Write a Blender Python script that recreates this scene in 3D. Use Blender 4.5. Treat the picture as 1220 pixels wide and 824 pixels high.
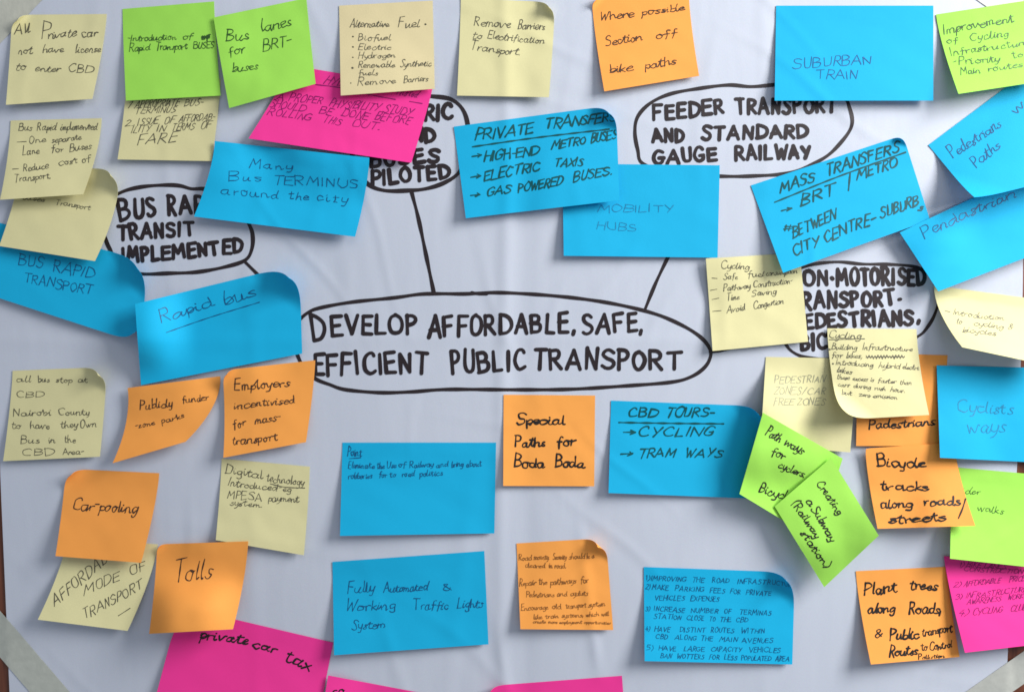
import bpy, math, random
import numpy as np

# ------------------------------------------------------------------ camera, world, lamps, exposure
for o in list(bpy.data.objects): bpy.data.objects.remove(o)
S = bpy.context.scene
C = S.collection
W, H, F, DIST, TILT = 1220.0, 824.0, 957.0, 0.66, math.radians(3.9)
cam_d = bpy.data.cameras.new('camera'); cam = bpy.data.objects.new('camera', cam_d); C.objects.link(cam)
cam_d.sensor_width = 36; cam_d.lens = F / W * 36; cam_d.clip_start = 0.01; cam_d.clip_end = 50
cam.location = (0, -math.cos(TILT) * DIST, math.sin(TILT) * DIST)
cam.rotation_euler = (math.pi / 2 - TILT, 0, 0)
S.camera = cam
world = bpy.data.worlds.new('World'); S.world = world; world.use_nodes = True
bg = world.node_tree.nodes['Background']
bg.inputs[0].default_value = (0.80, 0.88, 1.0, 1); bg.inputs[1].default_value = 0.33

def lamp(name, loc, target, size, size_y, power, col):
    d = bpy.data.lights.new(name, 'AREA'); d.shape = 'RECTANGLE'; d.size = size; d.size_y = size_y
    d.energy = power; d.color = col
    o = bpy.data.objects.new(name, d); C.objects.link(o); o.location = loc
    v = np.array(target, float) - np.array(loc, float)
    import mathutils
    o.rotation_euler = mathutils.Vector(v).to_track_quat('-Z', 'Y').to_euler()
    return o
lamp('window_light', (1.22, -0.68, 0.70), (0.0, 0, 0.0), 0.55, 0.85, 35, (1.0, 0.985, 0.96))
lamp('room_light', (0.5, -1.9, 1.5), (0.2, 0, 0), 1.4, 1.0, 7, (0.97, 0.98, 1.0))
S.cycles.filter_width = 1.6
S.view_settings.view_transform = 'Standard'; S.view_settings.look = 'None'
S.view_settings.exposure = 0.0; S.view_settings.gamma = 1.0; S.view_settings.use_curve_mapping = False

# ------------------------------------------------------------------ the wall plane seen from the camera
ct, st = math.cos(TILT), math.sin(TILT)
CP = np.array([0, -ct, st]) * DIST
FW, UP = np.array([0, ct, -st]), np.array([0, st, ct])
MM = 0.001
PXMM = DIST / F * 1000          # millimetres on the wall per photo pixel
def wall_point(p, h):
    """p (n,2) in photo pixels, h (n,) in mm in front of the wall -> world points"""
    p = np.asarray(p, float); h = np.broadcast_to(np.asarray(h, float), (len(p),))
    d = np.outer((p[:, 0] - W / 2) / F, [1, 0, 0]) + np.outer((H / 2 - p[:, 1]) / F, UP) + FW
    t = (-h * MM - CP[1]) / d[:, 1]
    return CP + d * t[:, None]

# ------------------------------------------------------------------ materials
def mat(name): 
    m = bpy.data.materials.new(name); m.use_nodes = True
    nt = m.node_tree; b = nt.nodes['Principled BSDF']
    return m, nt, b
def paper_mat(name, col, var=0.08, rough=0.75, bump=0.12, spec=0.25, transl=0.0, fibre=900):
    m, nt, b = mat(name); N, L = nt.nodes, nt.links
    geo = N.new('ShaderNodeNewGeometry')
    n1 = N.new('ShaderNodeTexNoise'); n1.inputs['Scale'].default_value = 9; n1.inputs['Detail'].default_value = 5
    n2 = N.new('ShaderNodeTexNoise'); n2.inputs['Scale'].default_value = fibre; n2.inputs['Detail'].default_value = 4
    for n in (n1, n2): L.new(geo.outputs['Position'], n.inputs['Vector'])
    oi = N.new('ShaderNodeObjectInfo')
    mx = N.new('ShaderNodeMix'); mx.data_type = 'RGBA'
    mx.inputs[6].default_value = tuple(c * (1 - var) for c in col) + (1,)
    mx.inputs[7].default_value = tuple(min(1, c * (1 + var)) for c in col) + (1,)
    ad = N.new('ShaderNodeMath'); ad.operation = 'MULTIPLY_ADD'; ad.inputs[1].default_value = 0.5
    L.new(n2.outputs['Fac'], ad.inputs[0])
    a2 = N.new('ShaderNodeMath'); a2.operation = 'MULTIPLY'; a2.inputs[1].default_value = 0.5
    L.new(n1.outputs['Fac'], a2.inputs[0]); L.new(a2.outputs[0], ad.inputs[2])
    a3 = N.new('ShaderNodeMath'); a3.operation = 'MULTIPLY_ADD'; a3.inputs[1].default_value = 0.5; 
    L.new(oi.outputs['Random'], a3.inputs[0]); 
    sb = N.new('ShaderNodeMath'); sb.operation = 'SUBTRACT'; sb.inputs[1].default_value = 0.25
    L.new(ad.outputs[0], sb.inputs[0]); L.new(sb.outputs[0], a3.inputs[2])
    L.new(a3.outputs[0], mx.inputs[0]); L.new(mx.outputs[2], b.inputs['Base Color'])
    b.inputs['Roughness'].default_value = rough; b.inputs['Specular IOR Level'].default_value = spec
    bp = N.new('ShaderNodeBump'); bp.inputs['Strength'].default_value = bump; bp.inputs['Distance'].default_value = 0.0004
    L.new(n2.outputs['Fac'], bp.inputs['Height'])
    n3 = N.new('ShaderNodeTexNoise'); n3.inputs['Scale'].default_value = 38; n3.inputs['Detail'].default_value = 3; L.new(geo.outputs['Position'], n3.inputs['Vector'])
    b3 = N.new('ShaderNodeBump'); b3.inputs['Strength'].default_value = 0.10; b3.inputs['Distance'].default_value = 0.002
    L.new(n3.outputs['Fac'], b3.inputs['Height']); L.new(b3.outputs[0], bp.inputs['Normal']); L.new(bp.outputs[0], b.inputs['Normal'])
    return m
M = {
 'yellow': paper_mat('pale_yellow_paper', (0.735, 0.685, 0.37)),
 'buff':   paper_mat('buff_yellow_paper', (0.77, 0.66, 0.38)),
 'lime':   paper_mat('lime_green_paper', (0.36, 0.76, 0.10)),
 'orange': paper_mat('orange_paper', (1.0, 0.385, 0.08)),
 'blue':   paper_mat('bright_blue_paper', (0.006, 0.435, 0.74)),
 'pink':   paper_mat('hot_pink_paper', (0.98, 0.045, 0.33)),
}
def ink_mat(name, col, rough=0.5, spec=0.3):
    m, nt, b = mat(name); N, L = nt.nodes, nt.links
    geo = N.new('ShaderNodeNewGeometry'); n = N.new('ShaderNodeTexNoise'); n.inputs['Scale'].default_value = 420; n.inputs['Detail'].default_value = 3
    L.new(geo.outputs['Position'], n.inputs['Vector'])
    mx = N.new('ShaderNodeMix'); mx.data_type = 'RGBA'
    mx.inputs[6].default_value = tuple(c * 0.6 for c in col) + (1,); mx.inputs[7].default_value = tuple(min(1, c * 1.5) for c in col) + (1,)
    L.new(n.outputs['Fac'], mx.inputs[0]); L.new(mx.outputs[2], b.inputs['Base Color'])
    b.inputs['Roughness'].default_value = rough; b.inputs['Specular IOR Level'].default_value = spec
    return m
INK = {
 'marker': ink_mat('black_marker_ink', (0.019, 0.011, 0.013), 0.42, 0.5),
 'black': ink_mat('black_pen_ink', (0.016, 0.014, 0.014)),
 'pen': ink_mat('thin_black_pen_ink', (0.10, 0.092, 0.062)),
 'brown': ink_mat('dark_pen_ink', (0.06, 0.03, 0.02)),
 'brownlight': ink_mat('pale_brown_pen_ink', (0.26, 0.10, 0.025)),
 'faint': ink_mat('faint_pencil_ink', (0.30, 0.30, 0.20)),
 'green': ink_mat('green_felt_ink', (0.0, 0.075, 0.085)),
 'dgreen': ink_mat('dark_green_pen_ink', (0.03, 0.09, 0.02)),
 'blue': ink_mat('blue_pen_ink', (0.004, 0.10, 0.30)),
 'dblue': ink_mat('dark_blue_pen_ink', (0.005, 0.085, 0.22)),
 'teal': ink_mat('faint_blue_pen_ink', (0.01, 0.22, 0.42)),
 'purple': ink_mat('purple_pen_ink', (0.24, 0.006, 0.12)),
}
def chart_mat():
    m, nt, b = mat('flip_chart_paper'); N, L = nt.nodes, nt.links
    geo = N.new('ShaderNodeNewGeometry')
    def noise(scale, det, sx=1, sz=1):
        mp = N.new('ShaderNodeMapping'); mp.inputs['Scale'].default_value = (sx, 1, sz)
        L.new(geo.outputs['Position'], mp.inputs['Vector'])
        n = N.new('ShaderNodeTexNoise'); n.inputs['Scale'].default_value = scale; n.inputs['Detail'].default_value = det
        L.new(mp.outputs[0], n.inputs['Vector']); return n
    big, fib = noise(5, 6), noise(700, 4)
    mx = N.new('ShaderNodeMix'); mx.data_type = 'RGBA'
    mx.inputs[6].default_value = (0.56, 0.605, 0.705, 1); mx.inputs[7].default_value = (0.645, 0.68, 0.775, 1)
    L.new(big.outputs['Fac'], mx.inputs[0])
    m2 = N.new('ShaderNodeMix'); m2.data_type = 'RGBA'; m2.blend_type = 'MULTIPLY'; m2.inputs[0].default_value = 0.10
    L.new(mx.outputs[2], m2.inputs[6]); L.new(fib.outputs['Color'], m2.inputs[7])
    L.new(m2.outputs[2], b.inputs['Base Color'])
    wr = noise(22, 3, 1.0, 0.25)
    b1 = N.new('ShaderNodeBump'); b1.inputs['Strength'].default_value = 0.42; b1.inputs['Distance'].default_value = 0.002
    L.new(wr.outputs['Fac'], b1.inputs['Height'])
    b2 = N.new('ShaderNodeBump'); b2.inputs['Strength'].default_value = 0.15; b2.inputs['Distance'].default_value = 0.0003
    L.new(fib.outputs['Fac'], b2.inputs['Height']); L.new(b1.outputs[0], b2.inputs['Normal'])
    L.new(b2.outputs[0], b.inputs['Normal'])
    b.inputs['Roughness'].default_value = 0.6; b.inputs['Specular IOR Level'].default_value = 0.3
    return m
def wood_mat():
    m, nt, b = mat('varnished_brown_wood'); N, L = nt.nodes, nt.links
    geo = N.new('ShaderNodeNewGeometry')
    mp = N.new('ShaderNodeMapping'); mp.inputs['Scale'].default_value = (26, 1, 1.6); L.new(geo.outputs['Position'], mp.inputs['Vector'])
    n = N.new('ShaderNodeTexNoise'); n.inputs['Scale'].default_value = 6; n.inputs['Detail'].default_value = 8; L.new(mp.outputs[0], n.inputs['Vector'])
    cr = N.new('ShaderNodeValToRGB'); cr.color_ramp.elements[0].position = 0.3; cr.color_ramp.elements[0].color = (0.07, 0.018, 0.008, 1)
    cr.color_ramp.elements[1].position = 0.7; cr.color_ramp.elements[1].color = (0.24, 0.075, 0.035, 1)
    L.new(n.outputs['Fac'], cr.inputs[0]); L.new(cr.outputs[0], b.inputs['Base Color'])
    bp = N.new('ShaderNodeBump'); bp.inputs['Strength'].default_value = 0.3; bp.inputs['Distance'].default_value = 0.001
    L.new(n.outputs['Fac'], bp.inputs['Height']); L.new(bp.outputs[0], b.inputs['Normal'])
    b.inputs['Roughness'].default_value = 0.4
    return m
def tape_mat(name, col):
    m, nt, b = mat(name); N, L = nt.nodes, nt.links
    geo = N.new('ShaderNodeNewGeometry')
    n = N.new('ShaderNodeTexNoise'); n.inputs['Scale'].default_value = 160; n.inputs['Detail'].default_value = 5; L.new(geo.outputs['Position'], n.inputs['Vector'])
    mx = N.new('ShaderNodeMix'); mx.data_type = 'RGBA'; mx.inputs[6].default_value = tuple(c * .85 for c in col) + (1,); mx.inputs[7].default_value = tuple(c * 1.12 for c in col) + (1,)
    L.new(n.outputs['Fac'], mx.inputs[0]); L.new(mx.outputs[2], b.inputs['Base Color'])
    bp = N.new('ShaderNodeBump'); bp.inputs['Strength'].default_value = 0.5; bp.inputs['Distance'].default_value = 0.0006
    L.new(n.outputs['Fac'], bp.inputs['Height']); L.new(bp.outputs[0], b.inputs['Normal'])
    b.inputs['Roughness'].default_value = 0.55
    return m

# ------------------------------------------------------------------ mesh helpers
def obj(name, verts, faces, m, parent=None, smooth=True):
    me = bpy.data.meshes.new(name)
    me.from_pydata([tuple(map(float, v)) for v in verts], [], faces)
    me.materials.append(m)
    if smooth: me.polygons.foreach_set('use_smooth', [True] * len(me.polygons))
    me.update()
    o = bpy.data.objects.new(name, me); C.objects.link(o)
    if parent is not None: o.parent = parent
    return o
def sheet(name, P, Hh, nu, nv, thick, m, parent=None):
    """grid (nv+1)x(nu+1) of pixels P and heights Hh -> closed thin sheet"""
    front = wall_point(P, Hh); n = len(P)
    # back skin offset along the local surface normal
    G = front.reshape(nv + 1, nu + 1, 3)
    du = np.gradient(G, axis=1); dv = np.gradient(G, axis=0)
    nr = np.cross(du, dv); nr /= np.maximum(np.linalg.norm(nr, axis=2, keepdims=True), 1e-12)
    nr = nr.reshape(-1, 3)
    if nr[:, 1].mean() < 0: nr = -nr
    back = front + nr * thick * MM
    V = np.vstack([front, back]); Fc = []
    for j in range(nv):
        for i in range(nu):
            a = j * (nu + 1) + i; b = a + 1; c = a + nu + 2; d = a + nu + 1
            Fc.append((a, d, c, b)); Fc.append((n + a, n + b, n + c, n + d))
    rim = [i for i in range(nu + 1)] + [j * (nu + 1) + nu for j in range(1, nv + 1)] + \
          [nv * (nu + 1) + i for i in range(nu - 1, -1, -1)] + [j * (nu + 1) for j in range(nv - 1, 0, -1)]
    k0 = len(Fc)
    for k in range(len(rim)):
        a, b = rim[k], rim[(k + 1) % len(rim)]
        Fc.append((a, b, n + b, n + a))
    o = obj(name, V, Fc, m, parent)
    fl = [True] * len(Fc)
    for k in range(k0, len(Fc)): fl[k] = False
    o.data.polygons.foreach_set('use_smooth', fl)
    # sharp rim so that the flat front keeps its own normals
    es = {tuple(sorted((rim[k], rim[(k + 1) % len(rim)]))) for k in range(len(rim))}
    es |= {tuple(sorted((n + a, n + b))) for a, b in list(es)}
    for e in o.data.edges:
        if tuple(sorted(e.vertices)) in es: e.use_edge_sharp = True
    return o

# ------------------------------------------------------------------ height map of everything already on the wall
GR = 2.0; GX0, GY0 = -120.0, -120.0; GW, GH = 740, 540
def crease(x, c, w): return np.exp(-((x - c) / w) ** 2)
_r = random.Random(12)
CREASES = [(_r.uniform(0, 1220), _r.uniform(0, 830), _r.choice([1.57, 1.4, 1.75, .8, 2.3, .2]) + _r.uniform(-.2, .2), _r.uniform(35, 120), _r.uniform(5, 9), _r.uniform(.10, .34)) for _ in range(46)]
def chart_h(p):
    x, y = p[:, 0], p[:, 1]
    h = 2.2 + 0.9 * np.sin(x / 210 + 0.6) * np.cos(y / 260 + 0.3) + 0.45 * np.sin(x / 83 + y / 190) 
    h += 0.16 * np.sin(x / 23 + 1.4 * np.sin(y / 160)) * (0.35 + 0.65 * np.clip((y - 380) / 400, 0, 1))
    h += 0.75 * crease(x, 600 + 4 * np.sin(y / 130), 9) - 0.5 * crease(x, 625 + 3 * np.sin(y / 90), 13)   # centre fold
    h += 0.22 * crease(x, 305 + 4 * np.sin(y / 120), 10) + 0.20 * crease(x, 910 + 3 * np.sin(y / 140), 10)
    h += 0.28 * crease(y, 405 + 3 * np.sin(x / 120), 9)
    h += 0.9 * crease(x, 692 + (y - 640) * 0.13, 7) * np.clip((y - 600) / 100, 0, 1) * np.clip((815 - y) / 40, 0, 1)
    h += 0.45 * crease(x, 468 + (y - 780) * 0.3, 9) * np.clip((y - 640) / 120, 0, 1)
    h += 0.35 * crease(x, 548 - (y - 700) * 0.12, 12) * np.clip((y - 480) / 160, 0, 1)
    h += 0.30 * crease(y, 640 + (x - 300) * 0.22, 10) * crease(x, 330, 120)
    for cx, cy, a, L, w, amp in CREASES:
        dx, dy = x - cx, y - cy; s_ = dx * math.cos(a) + dy * math.sin(a); t_ = -dx * math.sin(a) + dy * math.cos(a) + 6 * np.sin(s_ / 38 + cx)
        h += amp * np.exp(-(s_ / L) ** 2) * (np.exp(-(t_ / w) ** 2) - .5 * np.exp(-((t_ - 1.8 * w) / (1.5 * w)) ** 2))
    return h
gx = GX0 + GR * np.arange(GW); gy = GY0 + GR * np.arange(GH)
XX, YY = np.meshgrid(gx, gy)
HM = chart_h(np.stack([XX.ravel(), YY.ravel()], 1)).reshape(GH, GW)
CH0 = HM.copy()
def shift_max(A, r):
    B = A.copy()
    for k in range(1, r + 1):
        B[:, k:] = np.maximum(B[:, k:], A[:, :-k]); B[:, :-k] = np.maximum(B[:, :-k], A[:, k:])
    Cc = B.copy()
    for k in range(1, r + 1):
        Cc[k:] = np.maximum(Cc[k:], B[:-k]); Cc[:-k] = np.maximum(Cc[:-k], B[k:])
    return Cc
def blur(A, r):
    for ax in (0, 1):
        P = np.pad(A, [(r, r) if a == ax else (0, 0) for a in (0, 1)], mode='edge')
        cs = np.cumsum(P, axis=ax); z = np.zeros_like(np.take(cs, [0], axis=ax)); cs = np.concatenate([z, cs], axis=ax)
        n = A.shape[ax]
        A = (np.take(cs, range(2 * r + 1, 2 * r + 1 + n), axis=ax) - np.take(cs, range(0, n), axis=ax)) / (2 * r + 1)
    return A
def sample(A, p):
    fx = np.clip((p[:, 0] - GX0) / GR, 0, GW - 1.001); fy = np.clip((p[:, 1] - GY0) / GR, 0, GH - 1.001)
    i = fx.astype(int); j = fy.astype(int); a = fx - i; b = fy - j
    return A[j, i] * (1 - a) * (1 - b) + A[j, i + 1] * a * (1 - b) + A[j + 1, i] * (1 - a) * b + A[j + 1, i + 1] * a * b

# ------------------------------------------------------------------ a stroke alphabet written by hand
G = {
'A':"0,0 3.4,10 6.8,0;1.2,3.4 5.8,3.6",'B':"0.4,0 0.3,10;~0.3,10 3.6,9.9 4.9,8.2 4,6 0.5,5.3;~0.5,5.3 4.6,5 5.7,2.8 4.2,0.6 0.4,0",
'C':"~5.8,8.4 4.6,9.8 2.6,9.8 0.8,7.8 0.1,4.8 0.9,1.8 2.8,0.2 4.8,0.4 6,1.6",'D':"0.4,0 0.2,10;~0.2,10 3.4,9.6 5.8,7.2 6,4 4.2,1 0.4,0",
'E':"5,10 0.3,9.8 0.3,0 5.2,0.1;0.3,5.2 4.4,5.4",'F':"5,10 0.3,9.8 0.4,0;0.3,5.1 4.2,5.3",
'G':"~5.6,8.6 4.2,9.9 2.2,9.6 0.5,7.2 0.1,4 1.2,1 3.4,0.1 5.4,1.4 5.8,4.2;3.4,4.3 6.3,4.4",'H':"0.3,10 0.3,0;5.4,10 5.4,0;0.3,5.2 5.4,5.2",
'I':"0.5,10 0.5,0",'J':"~3.6,10 3.7,3 2.8,0.4 1.2,0.1 0.1,1.8",'K':"0.3,10 0.3,0;5,10 0.5,4.6 5.4,0",'L':"0.4,10 0.2,0 4.8,0.2",
'M':"0,0 1.1,10 3.6,3.6 6.2,10 7.4,0",'N':"0.2,0 0.4,10 5,0.2 5.4,10",'O':"~3,10 1,8.6 0.1,5 1,1.4 3,0 5.1,1.4 6,5 5,8.6 3,10",
'P':"0.5,0 0.3,10;~0.3,10 3.6,9.8 5,7.8 3.9,5.4 0.5,4.6",'Q':"~3,10 1,8.6 0.1,5 1,1.4 3,0 5.1,1.4 6,5 5,8.6 3,10;3.6,2.6 6.2,-0.8",
'R':"0.4,0 0.3,10;~0.3,10 3.6,9.8 4.9,7.9 3.8,5.6 0.5,4.9;1.8,5 5.5,0",'S':"~5.2,8.6 3.6,9.9 1.4,9.5 0.7,7.6 2.4,5.6 4.6,4.2 5.2,2.2 3.8,0.3 1.6,0.1 0.1,1.3",
'T':"0,9.9 6,10;3,9.9 3.1,0",'U':"~0.3,10 0.3,4 1.2,0.8 3,0.1 4.8,1 5.4,4 5.5,10",'V':"0,10 3,0 6,10",'W':"0,10 1.8,0 3.8,7 5.8,0 7.6,10",
'X':"0,10 5.6,0;5.6,10 0,0",'Y':"0,10 2.9,5;5.8,10 2.2,-0.4",'Z':"0.2,10 5.4,10 0.2,0.1 5.6,0.1",
'a':"~4.1,4.3 2.6,5.1 0.8,4.2 0.2,2 1.2,0.1 2.8,0.5 4,2.6 4.2,4.8 4,1.6 4.7,0.1 5.8,0.8",
'b':"~0.4,10 0.3,5 0.5,0.3;~0.4,3.2 2,5 3.8,4.2 4,1.8 2.6,0 0.5,0.4",
'c':"~3.8,4.2 2.6,5.1 0.8,4.2 0.2,2.2 1,0.3 2.6,0 4.4,1",'d':"~4,4.2 2.4,5.1 0.7,4 0.2,1.8 1.2,0 2.9,0.6 4,2.8;~4.3,10 4.1,4 4.2,0.8 5.2,0.2",
'e':"~0.4,2.4 2.6,2.8 3.9,3.6 3.2,5 1.6,4.9 0.3,3 0.6,0.9 2.2,0 4.4,1",'f':"~4,9.2 2.8,10 1.8,8.6 1.6,4 1.4,-1.6;0,4.8 3.8,5.1",
'g':"~4,4.2 2.4,5.1 0.7,4.1 0.3,2 1.4,0.3 3,0.9 4,3;~4.2,4.9 4.1,0 3.6,-3 1.8,-4 0.3,-2.8",
'h':"~0.5,10 0.4,5 0.4,0;~0.4,2.8 2,4.9 3.6,4.3 3.8,1.4 4.3,0.1 5.2,0.5",'i':"~0.5,4.9 0.4,1.4 1,0.1 2,0.8;0.6,7 0.8,7.3",
'j':"~1.8,4.9 1.8,-1 1.2,-3.4 -0.4,-3;2,7 2.1,7.3",'k':"~0.4,10 0.3,5 0.3,0;3.4,5 0.5,2.4 3.8,0.1",'l':"~0.5,10 0.3,4 0.5,0.8 1.4,0.1 2,0.8",
'm':"~0.2,4.8 0.4,0.1;~0.3,3 1.6,5 2.6,4 2.6,0.1;~2.6,3 4,5 5.2,4 5.2,1.2 5.9,0.1 6.8,0.7",'n':"~0.2,4.8 0.4,0.1;~0.4,3 2,5 3.5,4.2 3.6,1.2 4.3,0.1 5.2,0.7",
'o':"~2.4,5 0.7,4.2 0.2,2.2 1.2,0.2 2.9,0.2 4,2.2 3.4,4.4 2.2,5 3.2,4.4 4.8,4.5",'p':"~0.4,4.8 0.3,0 0.1,-4;~0.4,3.4 2,5 3.9,4.1 3.9,1.6 2.4,0.1 0.5,0.9",
'q':"~4,4.2 2.4,5.1 0.6,4 0.3,1.8 1.6,0.2 3.4,1.4 4.1,4.8 3.9,-4",'r':"~0.3,4.8 0.5,0.1;~0.5,2.8 1.8,4.7 3.4,4.7",
's':"~3.4,4.5 2,5.1 0.7,4.1 1.8,2.8 3.2,1.6 2.6,0.2 0.8,0.1 0,0.8",'t':"~1.8,8.4 1.5,3 1.8,0.5 2.9,0.1 3.9,0.9;0,6 3.6,6.3",
'u':"~0.3,4.9 0.3,1.4 1.4,0 3,1 3.9,4.8 3.9,1.2 4.6,0.1 5.6,0.7",'v':"~0.1,4.9 1.7,0.1 3.6,4.9 4.6,4.7",'w':"~0.1,4.9 1.3,0.2 2.8,4.2 4.2,0.2 5.8,4.9 6.6,4.6",
'x':"0.1,4.9 4,0;3.9,5 0,-0.1",'y':"~0.2,4.9 0.6,1.4 2,0.6 3.6,2 4,4.9;~4,4.9 3.6,0 2.4,-3.4 0.4,-3.6",'z':"0.2,4.8 3.8,4.9 0.2,0.1 4.2,0.2",
'1':"0.2,8 1.6,10 1.5,0",'2':"~0.3,8 1.6,9.9 4,9.4 4.4,7 0.2,0.2;0.2,0.2 5,0.3",'3':"~0.3,9 2.4,10 4.4,8.6 3.6,6 1.6,5.4 4.2,4.6 4.8,2 2.8,0 0.2,0.8",
'4':"3.2,10 0.2,3.4 5,3.6;3.6,6.4 3.5,0",'5':"4.6,10 0.8,9.8 0.6,5.6;~0.6,5.6 3.2,6 4.8,3.6 3.4,0.6 0.2,0.4",
'.':"0.3,0 0.7,0.3",',':"1.2,1.6 0.1,-2.2",'-':"0.2,4.4 3.6,4.6",'/':"4.4,11 0,-1.4",'(':"~2.6,11 0.6,8 0.2,4 1.6,-1",')':"~0.2,11 2.2,8 2.4,4 0.4,-1",
'&':"~5,1.2 1.4,8 2.6,9.8 4,8.2 0.6,3 1.6,0.3 3.6,0.8 5.4,4.4",'#':"1.2,9 0.6,1;4,9 3.4,1;0,6.6 5,6.8;0,3.4 4.8,3.6",
'*':"2,9 2,5;0.4,8.2 3.8,5.8;3.6,8.4 0.6,5.6",'>':"0,4.6 6,4.8;3.8,7.4 6.3,4.8 3.6,2.2",'|':"0.6,11 0.2,-1.6",'~':"~0,4 2,6 4,4 6,6 8,4",
"o.":"",
}
def parse(s):
    out = []
    for st_ in s.split(';'):
        if not st_: continue
        sm = st_[0] == '~'; st_ = st_.lstrip('~')
        out.append((sm, np.array([[float(v) for v in q.split(',')] for q in st_.split()])))
    return out
GL = {k: parse(v) for k, v in G.items() if v}
def catmull(P, n=5):
    P = np.asarray(P, float)
    if len(P) < 3: return P
    Q = np.vstack([2 * P[0] - P[1], P, 2 * P[-1] - P[-2]]); out = []
    for i in range(1, len(Q) - 2):
        p0, p1, p2, p3 = Q[i - 1], Q[i], Q[i + 1], Q[i + 2]
        for t in np.arange(n) / n:
            out.append(0.5 * (2 * p1 + (p2 - p0) * t + (2 * p0 - 5 * p1 + 4 * p2 - p3) * t * t + (3 * p1 - p0 - 3 * p2 + p3) * t ** 3))
    out.append(P[-1]); return np.array(out)
def write(text, x0, y0, x1, y1, h, rng, slant=0.12, join=False, wob=0.25, gap=1.5, var=1.0, hand=None):
    """strokes in pixels for text whose baseline runs (x0,y0)-(x1,y1) with capital height h"""
    strokes, x, prev = [], 0.0, None
    for ch in text:
        if ch == ' ': x += 4.6; prev = None; continue
        g = GL.get(ch)
        if g is None: continue
        allp = np.vstack([s for _, s in g]); wdt = allp[:, 0].max()
        sc = 1 + var * rng.uniform(-.13, .13); sy = 1 + var * rng.uniform(-.12, .12); dy = var * rng.uniform(-.5, .5); rot = var * rng.uniform(-.09, .09)
        if join and ch.islower(): sy *= 0.9; sc *= 1.08
        first = None; ex = None
        for k_, (sm, P) in enumerate(g):
            if hand is not None:
                hr = random.Random('%s-%s-%d' % (hand, ch, k_)); am = .42 if len(P) > 3 else .28
                P = P + np.array([[hr.uniform(-am, am), hr.uniform(-am, am)] for _ in range(len(P))])
            P = P + np.array([[rng.uniform(-wob, wob), rng.uniform(-wob, wob)] for _ in range(len(P))])
            P = P * [sc, sy]; P = np.stack([P[:, 0] - rot * P[:, 1], P[:, 1] + rot * P[:, 0]], 1) + [x, dy]
            if first is None: first = P[0]
            e = P[-1]
            if e[1] < 6 and e[1] > -1.5 and (ex is None or e[0] > ex[0]): ex = e
            strokes.append((sm, P))
        if join and prev is not None and ch in 'eimnruvwjyptbhkl' and first[1] < 9 and ex is not None and rng.random() < .85:
            mid = (prev + first) / 2 + [0, -0.4]
            strokes.append((True, np.array([prev, mid, first])))
        prev = ex if (join and ch.islower()) else None
        x += max(wdt, 1.4) * sc + gap * (0.55 if join and ch.islower() else 1) * (1 + rng.uniform(-.2, .2))
    if not strokes: return []
    mx = max(P[:, 0].max() for _, P in strokes); mn = min(P[:, 0].min() for _, P in strokes)
    b = np.array([x1 - x0, y1 - y0], float); L = np.hypot(*b); ux = b / L; uy = np.array([ux[1], -ux[0]])
    if uy[1] > 0 and abs(ux[0]) > 1e-6 and ux[0] > 0: uy = -uy
    k = (L - abs(slant) * h * .6) / (mx - mn) if L > 3 * h else L / (mx - mn); out = []
    ph = rng.uniform(0, 6); drift = rng.uniform(-.12, .12) * h
    for sm, P in strokes:
        if sm: P = catmull(P)
        X = (P[:, 0] - mn) * k + slant * P[:, 1] * h / 10
        Y = P[:, 1] * h / 10 * (1.06 - .12 * X / L) + var * 0.055 * h * np.sin(X / (h * 1.9) + ph) + var * (X / L - .5) * drift
        q = np.array([x0, y0]) + np.outer(X, ux) + np.outer(Y, uy)
        out.append(q)
    return out
def resample(P, step):
    d = np.hypot(*np.diff(P, axis=0).T); s = np.concatenate([[0], np.cumsum(d)])
    if s[-1] < 1e-6: return P[:1].repeat(2, 0) + [[0, 0], [0.3, 0]]
    n = max(2, int(math.ceil(s[-1] / step)) + 1); t = np.linspace(0, s[-1], n)
    return np.stack([np.interp(t, s, P[:, 0]), np.interp(t, s, P[:, 1])], 1)
def split_corners(P):
    out, cur = [], [P[0]]
    for i in range(1, len(P) - 1):
        a, b = P[i] - P[i - 1], P[i + 1] - P[i]; cur.append(P[i])
        na, nb = np.hypot(*a), np.hypot(*b)
        if na > 1e-6 and nb > 1e-6 and np.dot(a, b) / na / nb < 0.45: out.append(np.array(cur)); cur = [P[i]]
    cur.append(P[-1]); out.append(np.array(cur)); return out
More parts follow.
